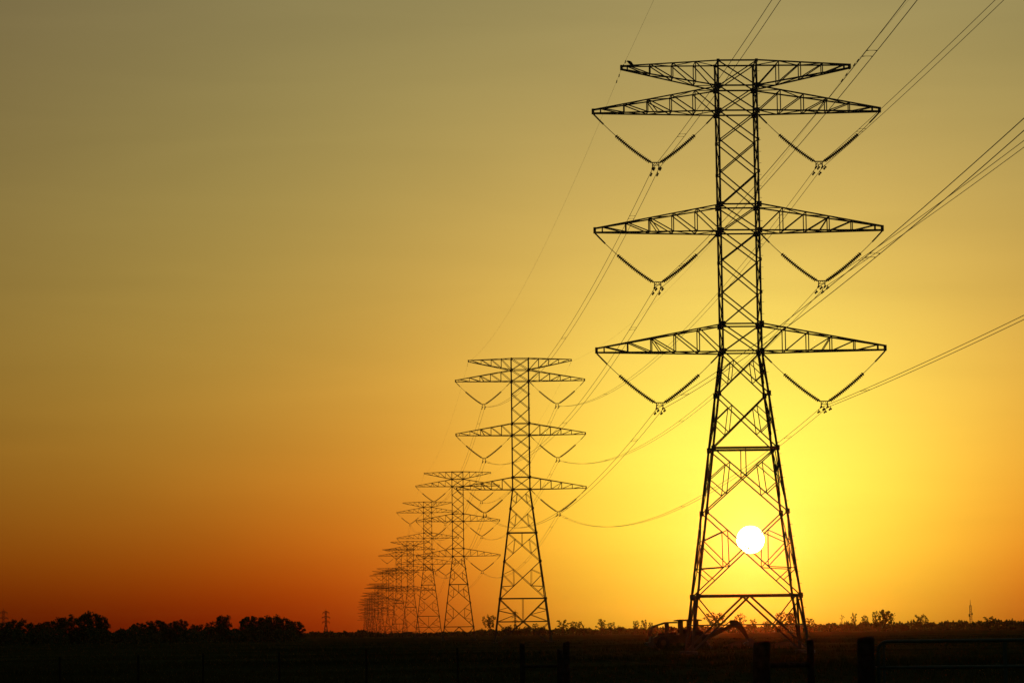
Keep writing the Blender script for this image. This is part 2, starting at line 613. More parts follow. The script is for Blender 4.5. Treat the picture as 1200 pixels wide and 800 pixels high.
def medium_pylon(i):
    tall = TALL[i]
    root = pylon_root(i)
    if tall not in _mid_mesh:
        b = BARS[tall]
        d = {}
        legs = [x for x in b if x[0] == 'leg']
        d['leg'] = [joined(legs[k:k + 2], 'leg', 1.25) for k in range(0, 8, 2)]
        d['body_bracing'] = [joined([x for x in b if x[3] is None and x[1] != 'bolt' and x[0] != 'leg'], 'body_bracing', 1.4)]
        d['crossarm'] = [joined([x for x in b if x[3] == a], 'crossarm', 1.4) for a in range(8)]
        _mid_mesh[tall] = d
    for nm, ms in _mid_mesh[tall].items():
        for me in ms:
            link(nm, me, root)


def far_pylon(i):
    tall = TALL[i]
    if tall not in _far_mesh:
        _far_mesh[tall] = joined([x for x in BARS[tall] if x[1] != 'bolt' and x[0] not in ('tie', 'plan_brace')], 'transmission_pylon', 1.6)
    p = BASE + LINE * (SPAN * i)
    o = link('transmission_pylon', _far_mesh[tall])
    o.location = (p.x, p.y, RISE[i])
    o.rotation_euler = (0, 0, YAW)
    tag(o, PYLON_LABEL[i] if i < 8 else (FAR_LABEL if i < 14 else 'smallest and faintest lattice pylon at the very left end of the receding row'), 'pylon', 'lattice pylons receding in one row')


for i in range(15):
    if i < 4:
        detailed_pylon(i)
    elif i < 8:
        medium_pylon(i)
    else:
        far_pylon(i)

# ------------------------------------------------------------------ V-shaped insulator strings
ZB = {1: 37.06, 2: 28.77, 3: 20.47}
HALF = 4.25
DROP = 3.42


def v_path(t):
    """outer end (t=0) to the yoke (t=1), right-hand half of the V, with a slight sag"""
    x = lerp(HALF, 0.33, t)
    z = lerp(-.02, -DROP, t) - .85 * t * (1 - t)
    return Vector((x, 0, z))


def string_mesh(nd, seg):
    m = MB()
    pts, rads = [], []
    t0, t1 = 0.385, 0.985
    m.tube([v_path(lerp(t0, t1, k / 10)) for k in range(11)], .055, 7)
    m.tube([v_path(.97), v_path(1.0)], .03, 5)
    for k in range(nd):
        t = lerp(t0, t1, (k + .5) / nd)
        p = v_path(t)
        d = (v_path(t + .01) - v_path(t - .01)).normalized()
        m.tube([p - d * .055, p - d * .04, p + d * .015, p + d * .035], [.05, .085, .155, .12], seg)
    return mesh_of('insulator_string', m.v, m.f, M_GLASS, True)


def rod_mesh():
    m = MB()
    m.tube([v_path(0), v_path(.09), v_path(.175)], .055, 6)
    m.tube([v_path(.175), v_path(.28), v_path(.39)], .022, 5)
    m.box((HALF, 0, .10), (.09, .10, .28))
    return mesh_of('link_rod', m.v, m.f, M_STEEL)


def yoke_mesh():
    m = MB()
    m.box((0, 0, -DROP), (.74, .035, .07))
    for s in (-1, 1):
        m.box((s * .22, 0, -DROP - .19), (.06, .04, .34))
        m.tube([(s * .22, 0, -DROP - .22), (s * .05, 0, -DROP - .05)], .022, 5)
        m.box((s * .33, 0, -DROP + .03), (.09, .05, .14))
    m.box((0, 0, -DROP - .20), (.44, .03, .04))
    return mesh_of('yoke_plate', m.v, m.f, M_STEEL)


def clamp_mesh():
    m = MB()
    m.tube([(0, -.34, -.02), (0, -.16, .02), (0, .16, .02), (0, .34, -.02)], [.03, .055, .055, .03], 6)
    m.box((0, 0, .08), (.05, .10, .16))
    return mesh_of('suspension_clamp', m.v, m.f, M_STEEL)


def damper_mesh():
    m = MB()
    m.box((0, 0, -.07), (.04, .05, .14))
    m.tube([(0, -.26, -.16), (0, -.1, -.13), (0, .1, -.13), (0, .26, -.16)], .014, 5)
    for s in (-1, 1):
        m.tube([(0, s * .14, -.15), (0, s * .2, -.155), (0, s * .34, -.17)], [.03, .055, .055], 6)
    return mesh_of('vibration_damper', m.v, m.f, M_STEEL)


STRING, ROD, YOKE, CLAMP, DAMPER = string_mesh(22, 10), rod_mesh(), yoke_mesh(), clamp_mesh(), damper_mesh()
FLIP = Matrix.Rotation(math.pi, 4, 'Z')
ZC = -DROP - .42                               # conductor height below the arm
LEVEL = {1: 'top', 2: 'middle', 3: 'lowest'}
SIDE = {-1: 'left', 1: 'right'}


def v_origin(i, side, lev):
    p = BASE + LINE * (SPAN * i) + ARM * (side * 5.66)
    return Vector((p.x, p.y, RISE[i] + ZB[lev]))


_far_v = None
for i in range(8):
    for lev in (1, 2, 3):
        for side in (-1, 1):
            if i < 8:
                lab = 'V-shaped insulator string under the %s %s arm of the %s pylon' % (LEVEL[lev], SIDE[side], ORD[i])
            else:
                lab = 'tiny V-shaped insulator string under an arm of a far hazy pylon'
            if i < 4:
                o = link('insulator_assembly', None)
                for fl in (False, True):
                    M = FLIP if fl else Matrix.Identity(4)
                    link('insulator_string', STRING, o, M.copy())
                    link('link_rod', ROD, o, M.copy())
                link('yoke_plate', YOKE, o)
                for s in (-1, 1):
                    link('suspension_clamp', CLAMP, o, Matrix.Translation((s * .22, 0, ZC)) @ Matrix.Scale(1.25, 4))
                    for t in (-1, 1):
                        link('vibration_damper', DAMPER, o, Matrix.Translation((s * .22, t * 1.25, ZC + (-.02 if t < 0 else -.03))) @ Matrix.Scale(1.25, 4))
            else:
                if _far_v is None:
                    m = MB()
                    for sgn in (-1, 1):
                        q = [Vector((sgn * v_path(k / 8).x, 0, v_path(k / 8).z)) for k in range(9)]
                        m.tube(q[:4], .03, 5); m.tube(q[3:], .10, 5)
                    m.box((0, 0, -DROP - .1), (.74, .06, .3))
                    _far_v = mesh_of('insulator_assembly', m.v, m.f, M_GLASS)
                o = link('insulator_assembly', _far_v)
            o.location = v_origin(i, side, lev)
            o.rotation_euler = (0, 0, YAW)
            tag(o, lab, 'insulator', 'V-shaped insulator strings under the crossarms')

# ------------------------------------------------------------------ conductors
BACK = {(-1, 1): (-.026, .00028), (1, 1): (-.017, .00015), (-1, 2): (-.025, .0003), (1, 2): (-.012, .00014), (-1, 3): (-.018, .00022), (1, 3): (-.011, .00012)}
SAGC = 0.00027


def wire_point(i, side, lev, sub, s):
    """point on a conductor s metres beyond pylon i (i = -1: the span that runs back over the camera)"""
    off = ARM * (sub * .22)
    if i < 0:
        t = SPAN - s
        p = v_origin(0, side, lev) - LINE * t + off
        m, c = BACK[(side, lev)]
        return Vector((p.x, p.y, p.z + ZC + m * t + c * t * t))
    p = v_origin(i, side, lev) + LINE * s + off
    dz = RISE[i + 1] - RISE[i]
    return Vector((p.x, p.y, p.z + ZC + dz * s / SPAN - SAGC * s * (SPAN - s)))


SPAN_TXT = ['between the nearest and second pylons', 'between the second and third pylons', 'between the third and fourth pylons', 'between the fourth and fifth pylons']


def spacer_mesh():
    m = MB()
    for s in (-.55, .55):
        m.tube([(-.22, s, 0), (-.1, s, .012), (.1, s, .012), (.22, s, 0)], [.022, .010, .010, .022], 5)
    return mesh_of('spacer', m.v, m.f, M_STEEL)


SPACER = spacer_mesh()
SPACE_AT = {i_: (16.8, 88.0, 173.0, 242.0) for i_ in (-1, 0, 1)}
for i in (-1, 0, 1, 2, 3):
    for lev in (1, 2, 3):
        for side in (-1, 1):
            root = link('conductor_bundle', None)
            s0 = 24.0 if i < 0 else 0.0
            o0 = wire_point(i, side, lev, 0, s0)
            root.location = o0
            for sub in (-1, 1):
                m = MB()
                n = 56 if i < 0 else 40
                m.tube([wire_point(i, side, lev, sub, lerp(s0, SPAN, k / n)) - o0 for k in range(n + 1)], .0165, 6)
                m.build('conductor', M_WIRE, root)
            for s in SPACE_AT.get(i, ()):
                s2 = s + .4 * lev - .5 * side
                p = wire_point(i, side, lev, 0, s2) - o0
                d = (wire_point(i, side, lev, 0, s2 + 1) - o0 - p).normalized()
                rx = math.atan2(d.z, math.hypot(d.x, d.y))
                link('spacer', SPACER, root, Matrix.Translation(p) @ Matrix.Rotation(YAW, 4, 'Z') @ Matrix.Rotation(rx, 4, 'X'))
            where = 'running overhead out of frame from the %s %s arm of the nearest pylon' if i < 0 else 'hung from the %s %s arms ' + SPAN_TXT[max(i, 0)]
            tag(root, 'twin cable ' + where % (LEVEL[lev], SIDE[side]), 'power cable', 'twin cables strung along the pylons')

for lev in (1, 2, 3):
    for side in (-1, 1):
        m = MB()
        pts = [wire_point(i, side, lev, 0, SPAN * k / 12) for i in range(4, 14) for k in range(12)]
        o0 = pts[0]
        m.tube([p - o0 for p in pts], .025, 4)
        o = m.build('conductor_bundle', M_WIRE)
        o.location = o0
        tag(o, 'distant thread-like cable on the %s %s arms of the far pylons' % (LEVEL[lev], SIDE[side]), 'power cable', 'twin cables strung along the pylons')


def earth_point(i, side, s):
    if i < 0:
        t = SPAN - s
        p = BASE - LINE * t + ARM * (side * 7.95)
        return Vector((p.x, p.y, RISE[0] + 40.09 + .006 * t + .0002 * t * t))
    p = BASE + LINE * (SPAN * i + s) + ARM * (side * 7.95)
    return Vector((p.x, p.y, lerp(RISE[i], RISE[i + 1], s / SPAN) + 40.09 - .00019 * s * (SPAN - s)))


for i in (-1, 0, 1, 2):
    for side in (-1, 1):
        s0 = 24.0 if i < 0 else 0
        o0 = earth_point(i, side, s0)
        root = link('earth_wire', None)
        root.location = o0
        m = MB()
        m.tube([earth_point(i, side, lerp(s0, SPAN, k / 40)) - o0 for k in range(41)], .006, 5)
        m.build('wire', M_WIRE, root)
        for s in ((SPAN - 3.2, SPAN - 1.8) if i < 0 else (1.5, 3.4)):
            p = earth_point(i, side, s) - o0
            d = MB()
            d.tube([p + Vector((0, -.45, -.04)), p + Vector((0, .45, -.04))], .035, 5)
            d.build('wire_damper', M_STEEL, root)
        if i < 0:
            lab = 'thin earth wire rising out of frame from the %s peak arm of the nearest pylon' % SIDE[side]
        else:
            lab = 'thin earth wire on the %s peak arms %s' % (SIDE[side], SPAN_TXT[i])
        tag(root, lab, 'earth wire', 'thin earth wires on the peak arms')

# ------------------------------------------------------------------ bird on the peak arm
def build_bird():
    root = link('perched_bird', None)
    c = BASE + ARM * (-7.32) + DEEP * (-.16)
    root.location = (c.x, c.y, 40.475)
    root.rotation_euler = (0, 0, YAW)
    root.scale = (0.95, 0.95, 0.95)
    tag(root, 'dark hunched bird perched on the left end of the top arm of the nearest pylon', 'bird')
    m = MB()
    path = [(-.285, 0, .185), (-.255, 0, .205), (-.22, 0, .222), (-.18, 0, .225), (-.14, 0, .205), (-.08, 0, .165), (0, 0, .115), (.08, 0, .055), (.15, 0, .0), (.24, 0, -.07), (.29, 0, -.11)]
    rad = [.006, .018, .045, .058, .07, .105, .12, .10, .06, .04, .02]
    m.tube(path, rad, 12)
    m.build('body', M_FEATHER, root, smooth=True)
    for s in (-1, 1):
        w = MB()
        w.tube([(-.10, s * .07, .185), (-.03, s * .10, .15), (.06, s * .092, .08), (.15, s * .06, .015), (.225, s * .03, -.05)], [.03, .055, .05, .03, .008], 8)
        w.build('folded_wing', M_FEATHER, root, smooth=True)
        l = MB()
        l.tube([(.0, s * .04, .05), (-.015, s * .04, -.005), (-.01, s * .04, -.035)], [.018, .009, .008], 6)
        l.tube([(-.05, s * .04, -.035), (.02, s * .04, -.035)], .008, 5)
        l.build('leg', M_DARK, root)


build_bird()

# ------------------------------------------------------------------ trees
def tree_meshes(kind, seed):
    """unit tree: height 1, roughly unit proportions; returns trunk mesh, crown mesh"""
    random.seed(seed)
    t = MB()
    pts, sz = [], []

    def clump(c, r, n, s):
        for _ in range(n):
            d = Vector((random.gauss(0, 1), random.gauss(0, 1), random.gauss(0, 1))).normalized()
            k = r * random.random() ** .4
            pts.append((c[0] + d.x * k, c[1] + d.y * k, c[2] + d.z * k * .75))
            sz.append(s * (0.6 + .8 * random.random()))

    if kind == 'snag':
        t.tube([(0, 0, -.05), (.01, 0, .5), (-.005, 0, 1)], [.035, .022, .006], 6)
        for k in range(7):
            z = .35 + .55 * random.random()
            a = random.random() * 6.28
            L = .10 + .08 * random.random()
            e = (math.cos(a) * L, math.sin(a) * L, z + .10)
            t.tube([(0, 0, z), e], [.012, .004], 4)
            if random.random() < .75:
                clump(e, .05, 10, .022)
        clump((0, 0, .9), .05, 14, .022)
    elif kind == 'bush':
        for k in range(5):
            a = k * 1.26
            t.tube([(0, 0, -.05), (.1 * math.cos(a), .1 * math.sin(a), .35), (.25 * math.cos(a), .25 * math.sin(a), .7)], [.03, .02, .008], 5)
        for k in range(16):
            a = random.random() * 6.28
            q = random.random() ** .6
            clump((.40 * q * math.cos(a), .40 * q * math.sin(a), .16 + .62 * random.random() * (1 - .5 * q * q)), .16 + .06 * random.random(), 46, .045)
    else:
        th, spread, cl, low = {'round': (.34, .36, 26, .34), 'airy': (.40, .27, 15, .36), 'branching': (.22, .50, 24, .40), 'dense': (.22, .42, 34, .14)}[kind]
        lean = random.uniform(-.03, .03)
        t.tube([(0, 0, -.04), (lean * .5, 0, th * .5), (lean, .01, th), (lean * 1.3, 0, .78)], [.045, .036, .028, .007], 8)
        for k in range(cl):
            a = k * 2.4 + random.uniform(-.4, .4)
            u = (k + .5) / cl
            z = low + (1 - low - .10) * u
            r = spread * math.sqrt(max(0.06, 1 - ((z - .62) / .46) ** 2)) * random.uniform(.35, 1.0)
            e = (lean + r * math.cos(a), r * math.sin(a), z)
            b0 = min(z - .10, .70) * random.uniform(.7, 1.0)
            b0 = max(b0, th * .6)
            t.tube([(lean, 0, b0), lerp(Vector((lean, 0, b0)), Vector(e), .55) + Vector((0, 0, .02)), e], [.018, .011, .004], 5)
            rr = random.uniform(.07, .12) * (1.25 if kind == 'dense' else .9 if kind == 'airy' else 1.0)
            clump(e, rr, {'round': 52, 'airy': 26, 'branching': 30, 'dense': 60}[kind], .032 if kind != 'dense' else .036)
        if kind == 'dense':
            for k in range(14):
                a = random.random() * 6.28
                clump((.30 * math.cos(a), .30 * math.sin(a), .12 + .15 * random.random()), .15, 40, .045)
    v, f = leaf_faces(pts, sz)
    return mesh_of('trunk', t.v, t.f, M_BARK), mesh_of('crown', v, f, M_LEAF)


PROTO = {k: [tree_meshes(k, 100 + 7 * n + j) for j in range(c)] for n, (k, c) in enumerate((('round', 3), ('airy', 3), ('branching', 2), ('dense', 4), ('bush', 3), ('snag', 2)))}
random.seed(21)
_count = {}


def tree(px, top, wpx, kind, dist, label, group):
    """stand a tree on the ground at its bearing and distance"""
    p = spot(px, 742, dist)
    h = spot(px, top, dist).z * (1.0 if dist < 1000 else 1.1)
    n = _count.get(kind, 0); _count[kind] = n + 1
    tr, cr = PROTO[kind][n % len(PROTO[kind])]
    width = wpx * (1.22 if dist < 1000 else 1.25) / FOC * dist
    unit = {'round': .80, 'airy': .58, 'branching': 1.12, 'dense': 1.0, 'bush': 1.05, 'snag': .34}[kind]
    root = link({'bush': 'bush', 'snag': 'bare_tree'}.get(kind, 'tree'), None)
    root.location = (p.x, p.y, 0)
    root.rotation_euler = (0, 0, random.random() * 6.28)
    sx = width / unit
    root.scale = (sx, sx, h)
    link('trunk', tr, root)
    link('crown', cr, root)
    tag(root, label, 'bush' if kind == 'bush' else 'tree', group)


G1 = 'dark trees of the grove at the left edge'
for px, top, w, kind, lab in [
        (2, 728, 26, 'dense', 'dark tree at the very left edge, below a distant pylon'),
        (19, 724, 26, 'dense', 'rounded dark tree second from the left edge of the grove'),
        (38, 728, 24, 'dense', 'low dark tree in the dip left of the tallest clump of the grove'),
        (56, 726, 22, 'dense', 'dark tree at the left shoulder of the tallest clump of the grove'),
        (73, 721, 24, 'round', 'dark tree left of the twin tops of the tallest grove clump'),
        (92, 717, 24, 'dense', 'left one of the twin highest tops in the left grove'),
        (107, 715, 26, 'dense', 'right one of the twin highest tops in the left grove'),
        (120, 720, 20, 'dense', 'dark tree at the steep right end of the tallest grove clump'),
        (142, 733, 26, 'bush', 'low scrub filling the notch right of the tallest grove clump'),
        (161, 728, 15, 'round', 'small round dark tree just right of the low notch in the grove'),
        (181, 725, 28, 'dense', 'broad flat-topped dark tree right of the low notch in the grove'),
        (199, 726, 22, 'dense', 'dark tree beside the broad flat-topped one in the grove'),
        (214, 724, 14, 'round', 'narrow dark tree before the second notch in the grove'),
        (230, 730, 17, 'dense', 'small separate dark tree in the second notch of the grove'),
        (247, 726, 14, 'airy', 'thin see-through tree left of the narrow upright one in the grove'),
        (262, 719, 19, 'dense', 'narrow upright dark tree with a forked top in the grove'),
        (278, 730, 18, 'bush', 'low scrub between the narrow upright tree and the last grove clump'),
        (291, 720, 22, 'dense', 'dark tree at the left end of the last grove clump'),
        (305, 721, 24, 'dense', 'dark tree second from the left in the last grove clump'),
        (319, 719, 26, 'dense', 'dark tree in the middle of the last grove clump'),
        (333, 722, 22, 'dense', 'dark tree second from the right in the last grove clump'),
        (346, 726, 21, 'dense', 'dark tree at the rounded right end of the grove')]:
    tree(px, top, w, kind, 820 + random.uniform(-40, 60), lab, G1)


def build_undergrowth():
    pts, sz = [], []
    for i in range(15000):
        px = -40 + random.random() * 396
        h = 3.7 + .6 * math.sin(px * .13) + .4 * math.sin(px * .37)
        if px > 340:
            h *= max(.15, (356 - px) / 16)
        p = spot(px, 742, 770 + random.random() * 120)
        pts.append((p.x, p.y, h * (1 - random.random() ** 1.3)))
        sz.append(.22 + .25 * random.random())
    v, f = leaf_faces(pts, sz)
    tag(link('undergrowth', mesh_of('undergrowth', v, f, M_LEAF)), 'dense dark scrub filling the foot of the left grove', 'scrub', kind='stuff')


build_undergrowth()

G2 = 'scattered small trees along the right horizon'
G3 = 'scattered low bushes along the right horizon'
for px, top, w, kind, lab in [
        (564, 735, 9, 'bush', 'lowest bush between the third and second pylons'),
        (574, 721, 15, 'branching', 'round-crowned tree just left of the legs of the second pylon'),
        (596, 730, 17, 'bush', 'bush behind the left leg of the second pylon'),
        (607, 728, 12, 'bush', 'taller bush seen in the middle between the legs of the second pylon'),
        (617, 732, 11, 'bush', 'bush between the legs of the second pylon, right of its middle'),
        (627, 730, 7, 'airy', 'thin sapling between the legs of the second pylon'),
        (636, 731, 13, 'bush', 'bush just inside the right leg of the second pylon'),
        (660, 726, 12, 'airy', 'lone slender tree first to the right of the second pylon'),
        (672, 728, 9, 'airy', 'left of a close pair of slender trees right of the second pylon'),
        (679, 728, 9, 'airy', 'right of a close pair of slender trees right of the second pylon'),
        (684, 733, 16, 'bush', 'rounded bush at the foot of the close pair of slender trees'),
        (695, 736, 7, 'bush', 'very low bush midway between the second pylon and the parked machine'),
        (705, 725, 11, 'airy', 'tallest slender tree between the second pylon and the parked machine'),
        (716, 729, 9, 'airy', 'shorter tree just right of the tallest slender one before the machine'),
        (726, 731, 11, 'bush', 'upright bush halfway to the machine from the tallest slender tree'),
        (742, 733, 18, 'bush', 'wide bush with a thin tree growing out of it left of the machine'),
        (745, 727, 7, 'airy', 'thin tree rising out of the wide bush left of the machine'),
        (755, 726, 7, 'airy', 'thin tree second to the left of the machine'),
        (763, 729, 6, 'airy', 'thin tree nearest to the left end of the machine'),
        (839, 718, 24, 'branching', 'wide spreading tree seen through the nearest pylon left of the digging arm'),
        (867, 719, 12, 'airy', 'sparse tree just above the elbow of the digging arm'),
        (883, 725, 7, 'airy', 'small sapling right of the digging arm inside the nearest pylon'),
        (899, 726, 12, 'bush', 'bush inside the right half of the nearest pylon'),
        (915, 717, 12, 'airy', 'tall sparse tree beside the right leg inside the nearest pylon'),
        (927, 718, 13, 'round', 'rounded tree crossed by the right legs of the nearest pylon'),
        (949, 724, 12, 'airy', 'tree just outside the right legs of the nearest pylon'),
        (987, 721, 5, 'snag', 'bare pole-like tree farthest left on the right horizon'),
        (995, 725, 13, 'bush', 'bush beside the bare pole-like tree on the right horizon'),
        (1001, 718, 6, 'airy', 'tall thin tree above the bush beside the bare pole-like one'),
        (1014, 721, 9, 'airy', 'thin tree with a low bush at its foot on the right horizon'),
        (1010, 728, 15, 'bush', 'low wide bush under the thin trees on the right horizon'),
        (1026, 716, 8, 'airy', 'tall narrow tree touching the largest round tree on the right'),
        (1031, 725, 14, 'bush', 'bush at the foot of the largest round tree on the right'),
        (1038, 715, 15, 'round', 'largest round tree on the right horizon'),
        (1047, 720, 4, 'snag', 'bare stem just right of the largest round tree'),
        (1058, 730, 10, 'bush', 'low bush between the largest round tree and the lone globe-shaped one'),
        (1069, 726, 3, 'snag', 'short bare stem left of the lone globe-shaped tree'),
        (1080, 720, 14, 'branching', 'lone globe-shaped tree standing clear on the right horizon'),
        (1106, 728, 15, 'bush', 'low bush between the globe-shaped tree and the radio mast'),
        (1124, 727, 10, 'bush', 'bush just left of the radio mast'),
        (1160, 722, 12, 'airy', 'pointed tree right of the radio mast'),
        (1156, 727, 14, 'bush', 'bush at the foot of the pointed tree right of the radio mast'),
        (1170, 727, 9, 'bush', 'small bush two places right of the radio mast'),
        (1187, 727, 18, 'bush', 'wide bush near the right edge of the picture'),
        (1200, 726, 14, 'bush', 'bush cut by the right edge of the picture')]:
    tree(px, top, w, kind, 1480 + random.uniform(-90, 140), lab, G3 if kind == 'bush' else G2)

# ------------------------------------------------------------------ small distant pylons and a radio mast
def small_pylon_mesh():
    out = []

    def hw(z):
        return 0.9 if z > .45 * 30 else .9 + (13.5 - z) * .18
    c = lambda sx, sy, z: Vector((sx * hw(z), sy * hw(z), z))
    zs = [0, 5, 9.5, 13.5, 16, 18.5, 21, 23.5, 26, 28]
    for sx in (-1, 1):
        for sy in (-1, 1):
            out.append(('leg', 'bar', bar_matrix(c(sx, sy, -.3), c(sx, sy, 13.5), .3), None))
            out.append(('leg', 'bar', bar_matrix(c(sx, sy, 13.5), c(sx, sy, 28), .26), None))
    for a, b in (((-1, -1), (1, -1)), ((-1, 1), (1, 1)), ((-1, -1), (-1, 1)), ((1, -1), (1, 1))):
        for z0, z1 in zip(zs, zs[1:]):
            out.append(('b', 'bar', bar_matrix(c(*a, z0), c(*b, z1), .17), None))
            out.append(('b', 'bar', bar_matrix(c(*b, z0), c(*a, z1), .17), None))
    for z, L in ((26, 4.2), (21, 5.2), (16, 4.8)):
        for s in (-1, 1):
            for sy in (-1, 1):
                out.append(('b', 'bar', bar_matrix(c(s, sy, z), Vector((s * L, 0, z)), .26), None))
                out.append(('b', 'bar', bar_matrix(c(s, sy, z + 1.6), Vector((s * L, 0, z + .1)), .22), None))
            out.append(('b', 'bar', bar_matrix(Vector((s * L, 0, z)), Vector((s * L, 0, z - 1.6)), .28), None))
    out.append(('b', 'bar', bar_matrix(Vector((0, 0, 28)), Vector((0, 0, 30)), .25), None))
    return joined(out, 'small_pylon', 1.7)


SMALL = small_pylon_mesh()
for px, top, dist, lab in ((382, 713, 2450, 'small far pylon standing alone between the left grove and the receding row'),
                           (4, 712.5, 2600, 'small far pylon rising above the trees at the left edge'),
                           (604, 714, 2900, 'small far pylon seen faintly between the legs of the second pylon')):
    p = spot(px, 742, dist)
    o = link('small_pylon', SMALL)
    o.location = (p.x, p.y, 0)
    sc = spot(px, top, dist).z / 30
    o.scale = (sc * .8, sc * .8, sc)
    o.rotation_euler = (0, 0, R(12))
    tag(o, lab, 'pylon', 'small far pylons of another line')


def build_mast():
    dist = 1900
    p = spot(1138, 742, dist)
    H = spot(1138, 702, dist).z
    root = link('radio_mast', None)
    root.location = (p.x, p.y, 0)
    tag(root, 'tall slim lattice radio mast on the right horizon', 'radio mast')
    out = []
    q = lambda k, z: Vector((math.cos(k * 2.094) * (.95 - .35 * z / H), math.sin(k * 2.094) * (.95 - .35 * z / H), z))
    top = H * .80
    for k in range(3):
        out.append(('l', 'bar', bar_matrix(q(k, -.3), q(k, top), .26), None))
        for j in range(10):
            out.append(('l', 'bar', bar_matrix(q(k, top * j / 10), q((k + 1) % 3, top * (j + 1) / 10), .13), None))
    link('lattice_shaft', joined(out, 'lattice_shaft'), root)
    m = MB(); m.tube([(0, 0, top - .3), (0, 0, H * .9), (0, 0, H)], [.22, .14, .08], 6)
    m.build('antenna', M_STEEL, root)
    m = MB(); m.box((0, 0, top), (1.7, 1.7, .18)); m.tube([(.9, 0, top * .62), (.9, 0, top * .70)], .45, 8); m.tube([(-.8, .4, top * .55), (-.8, .4, top * .66)], .35, 8)
    m.build('aerial_panel', M_STEEL, root)


build_mast()

# ------------------------------------------------------------------ digging machine behind the nearest pylon
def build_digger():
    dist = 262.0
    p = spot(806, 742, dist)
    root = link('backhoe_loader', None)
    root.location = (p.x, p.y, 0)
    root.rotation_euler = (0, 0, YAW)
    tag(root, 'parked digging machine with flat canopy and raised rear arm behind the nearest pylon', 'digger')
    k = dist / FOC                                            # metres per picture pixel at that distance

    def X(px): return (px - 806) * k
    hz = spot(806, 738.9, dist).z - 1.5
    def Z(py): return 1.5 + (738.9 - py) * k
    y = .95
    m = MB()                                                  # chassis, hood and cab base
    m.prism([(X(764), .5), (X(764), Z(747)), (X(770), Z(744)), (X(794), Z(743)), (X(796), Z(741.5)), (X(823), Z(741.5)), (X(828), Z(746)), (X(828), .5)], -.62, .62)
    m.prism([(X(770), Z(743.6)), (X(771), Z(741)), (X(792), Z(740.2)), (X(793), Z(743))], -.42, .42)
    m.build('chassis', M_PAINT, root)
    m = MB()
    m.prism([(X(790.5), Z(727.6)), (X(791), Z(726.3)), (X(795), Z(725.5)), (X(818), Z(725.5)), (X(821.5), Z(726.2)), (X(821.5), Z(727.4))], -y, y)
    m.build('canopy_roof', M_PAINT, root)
    for px, w in ((797.5, .30), (806.5, .12), (816.5, .16)):
        for s in (-1, 1):
            m = MB(); m.box((X(px), s * .82, (Z(742) + Z(727)) / 2), (w, .12, Z(727) - Z(742)))
            m.build('canopy_post', M_PAINT, root)
    m = MB()
    m.prism([(X(799), Z(742)), (X(799), Z(737.5)), (X(806), Z(737)), (X(807), Z(732)), (X(809), Z(732)), (X(809), Z(742))], -.3, .3)
    m.build('seat', M_RUBBER, root)
    m = MB()
    m.tube([(X(794.5), -.1, Z(741)), (X(796.5), -.1, Z(736.5))], .04, 6)
    m.tube([(X(795.3), -.1, Z(737)), (X(797.8), -.1, Z(736)),], .16, 10)
    m.build('steering_wheel', M_RUBBER, root)
    for s in (-1, 1):                                         # guard bars from the canopy to the nose
        m = MB()
        m.tube([(X(793), s * y, Z(729)), (X(780), s * y, Z(729)), (X(765), s * y, Z(733.5)), (X(760), s * y, Z(745))], .06, 8)
        m.build('guard_bar', M_DARK, root)
        m = MB()
        m.box((X(781.5), s * y, (Z(729) + Z(744)) / 2), (.20, .10, Z(729) - Z(744)))
        m.build('guard_post', M_DARK, root)
        m = MB()
        m.prism([(X(796), Z(744)), (X(797), Z(742.8)), (X(775), Z(744.5)), (X(763), Z(750)), (X(762), Z(752)), (X(765), Z(751.5)), (X(776), Z(746.3))], s * y - .09, s * y + .09)
        m.build('loader_arm', M_PAINT, root)
    m = MB()
    m.tube([(X(787.4), 0, Z(741)), (X(787.4), 0, Z(734.2)), (X(788), 0, Z(733.6))], .07, 8)
    m.build('exhaust_pipe', M_DARK, root)
    m = MB()
    m.prism([(X(756.5), .55), (X(758.5), .3), (X(764), .12), (X(767.5), .15), (X(768), .3), (X(765), .42), (X(763.5), 1.05), (X(762), 1.1), (X(761), .6)], -1.15, 1.15)
    m.build('front_bucket', M_DARK, root)
    for px, rad, nm in ((776, .52, 'front'), (816, .78, 'rear')):
        for s in (-1, 1):
            m = MB()
            q = [(X(px), s * (y - .22), rad), (X(px), s * (y - .16), rad), (X(px), s * (y + .16), rad), (X(px), s * (y + .22), rad)]
            m.tube(q, [rad * .86, rad, rad, rad * .86], 22)
            for a in range(22):
                aa = a * 2 * math.pi / 22
                Mx = Matrix.Translation((X(px), s * y, rad)) @ Matrix.Rotation(aa, 4, 'Y')
                m.box((0, .0, rad), (.07, .36, .07), Mx)
            w = m.build('wheel', M_RUBBER, root)
            m = MB()
            m.tube([(X(px), s * (y + .20), rad), (X(px), s * (y + .24), rad)], [rad * .5, rad * .42], 14)
            m.build('rim', M_PAINT, w)
    m = MB()                                                  # rear arm: boom up, stick down, bucket
    m.prism([(X(824), Z(748)), (X(826), Z(744)), (X(846), Z(737)), (X(856), Z(731)), (X(859), Z(733)), (X(856.5), Z(736)), (X(845), Z(741.5)), (X(829), Z(749.5))], -.16, .16)
    m.build('boom', M_PAINT, root)
    m = MB()
    m.prism([(X(854.5), Z(728.5)), (X(856), Z(726.8)), (X(864), Z(727.2)), (X(868), Z(731)), (X(873), Z(738.5)), (X(878), Z(749)), (X(875.5), Z(750)), (X(868), Z(741)), (X(862.5), Z(735.5)), (X(857), Z(735))], -.13, .13)
    m.build('dipper_arm', M_PAINT, root)
    m = MB()
    m.tube([(X(832), 0, Z(742.5)), (X(845), 0, Z(736))], .07, 8); m.tube([(X(845), 0, Z(736)), (X(855), 0, Z(729))], .045, 8)
    m.build('hydraulic_ram', M_DARK, root)
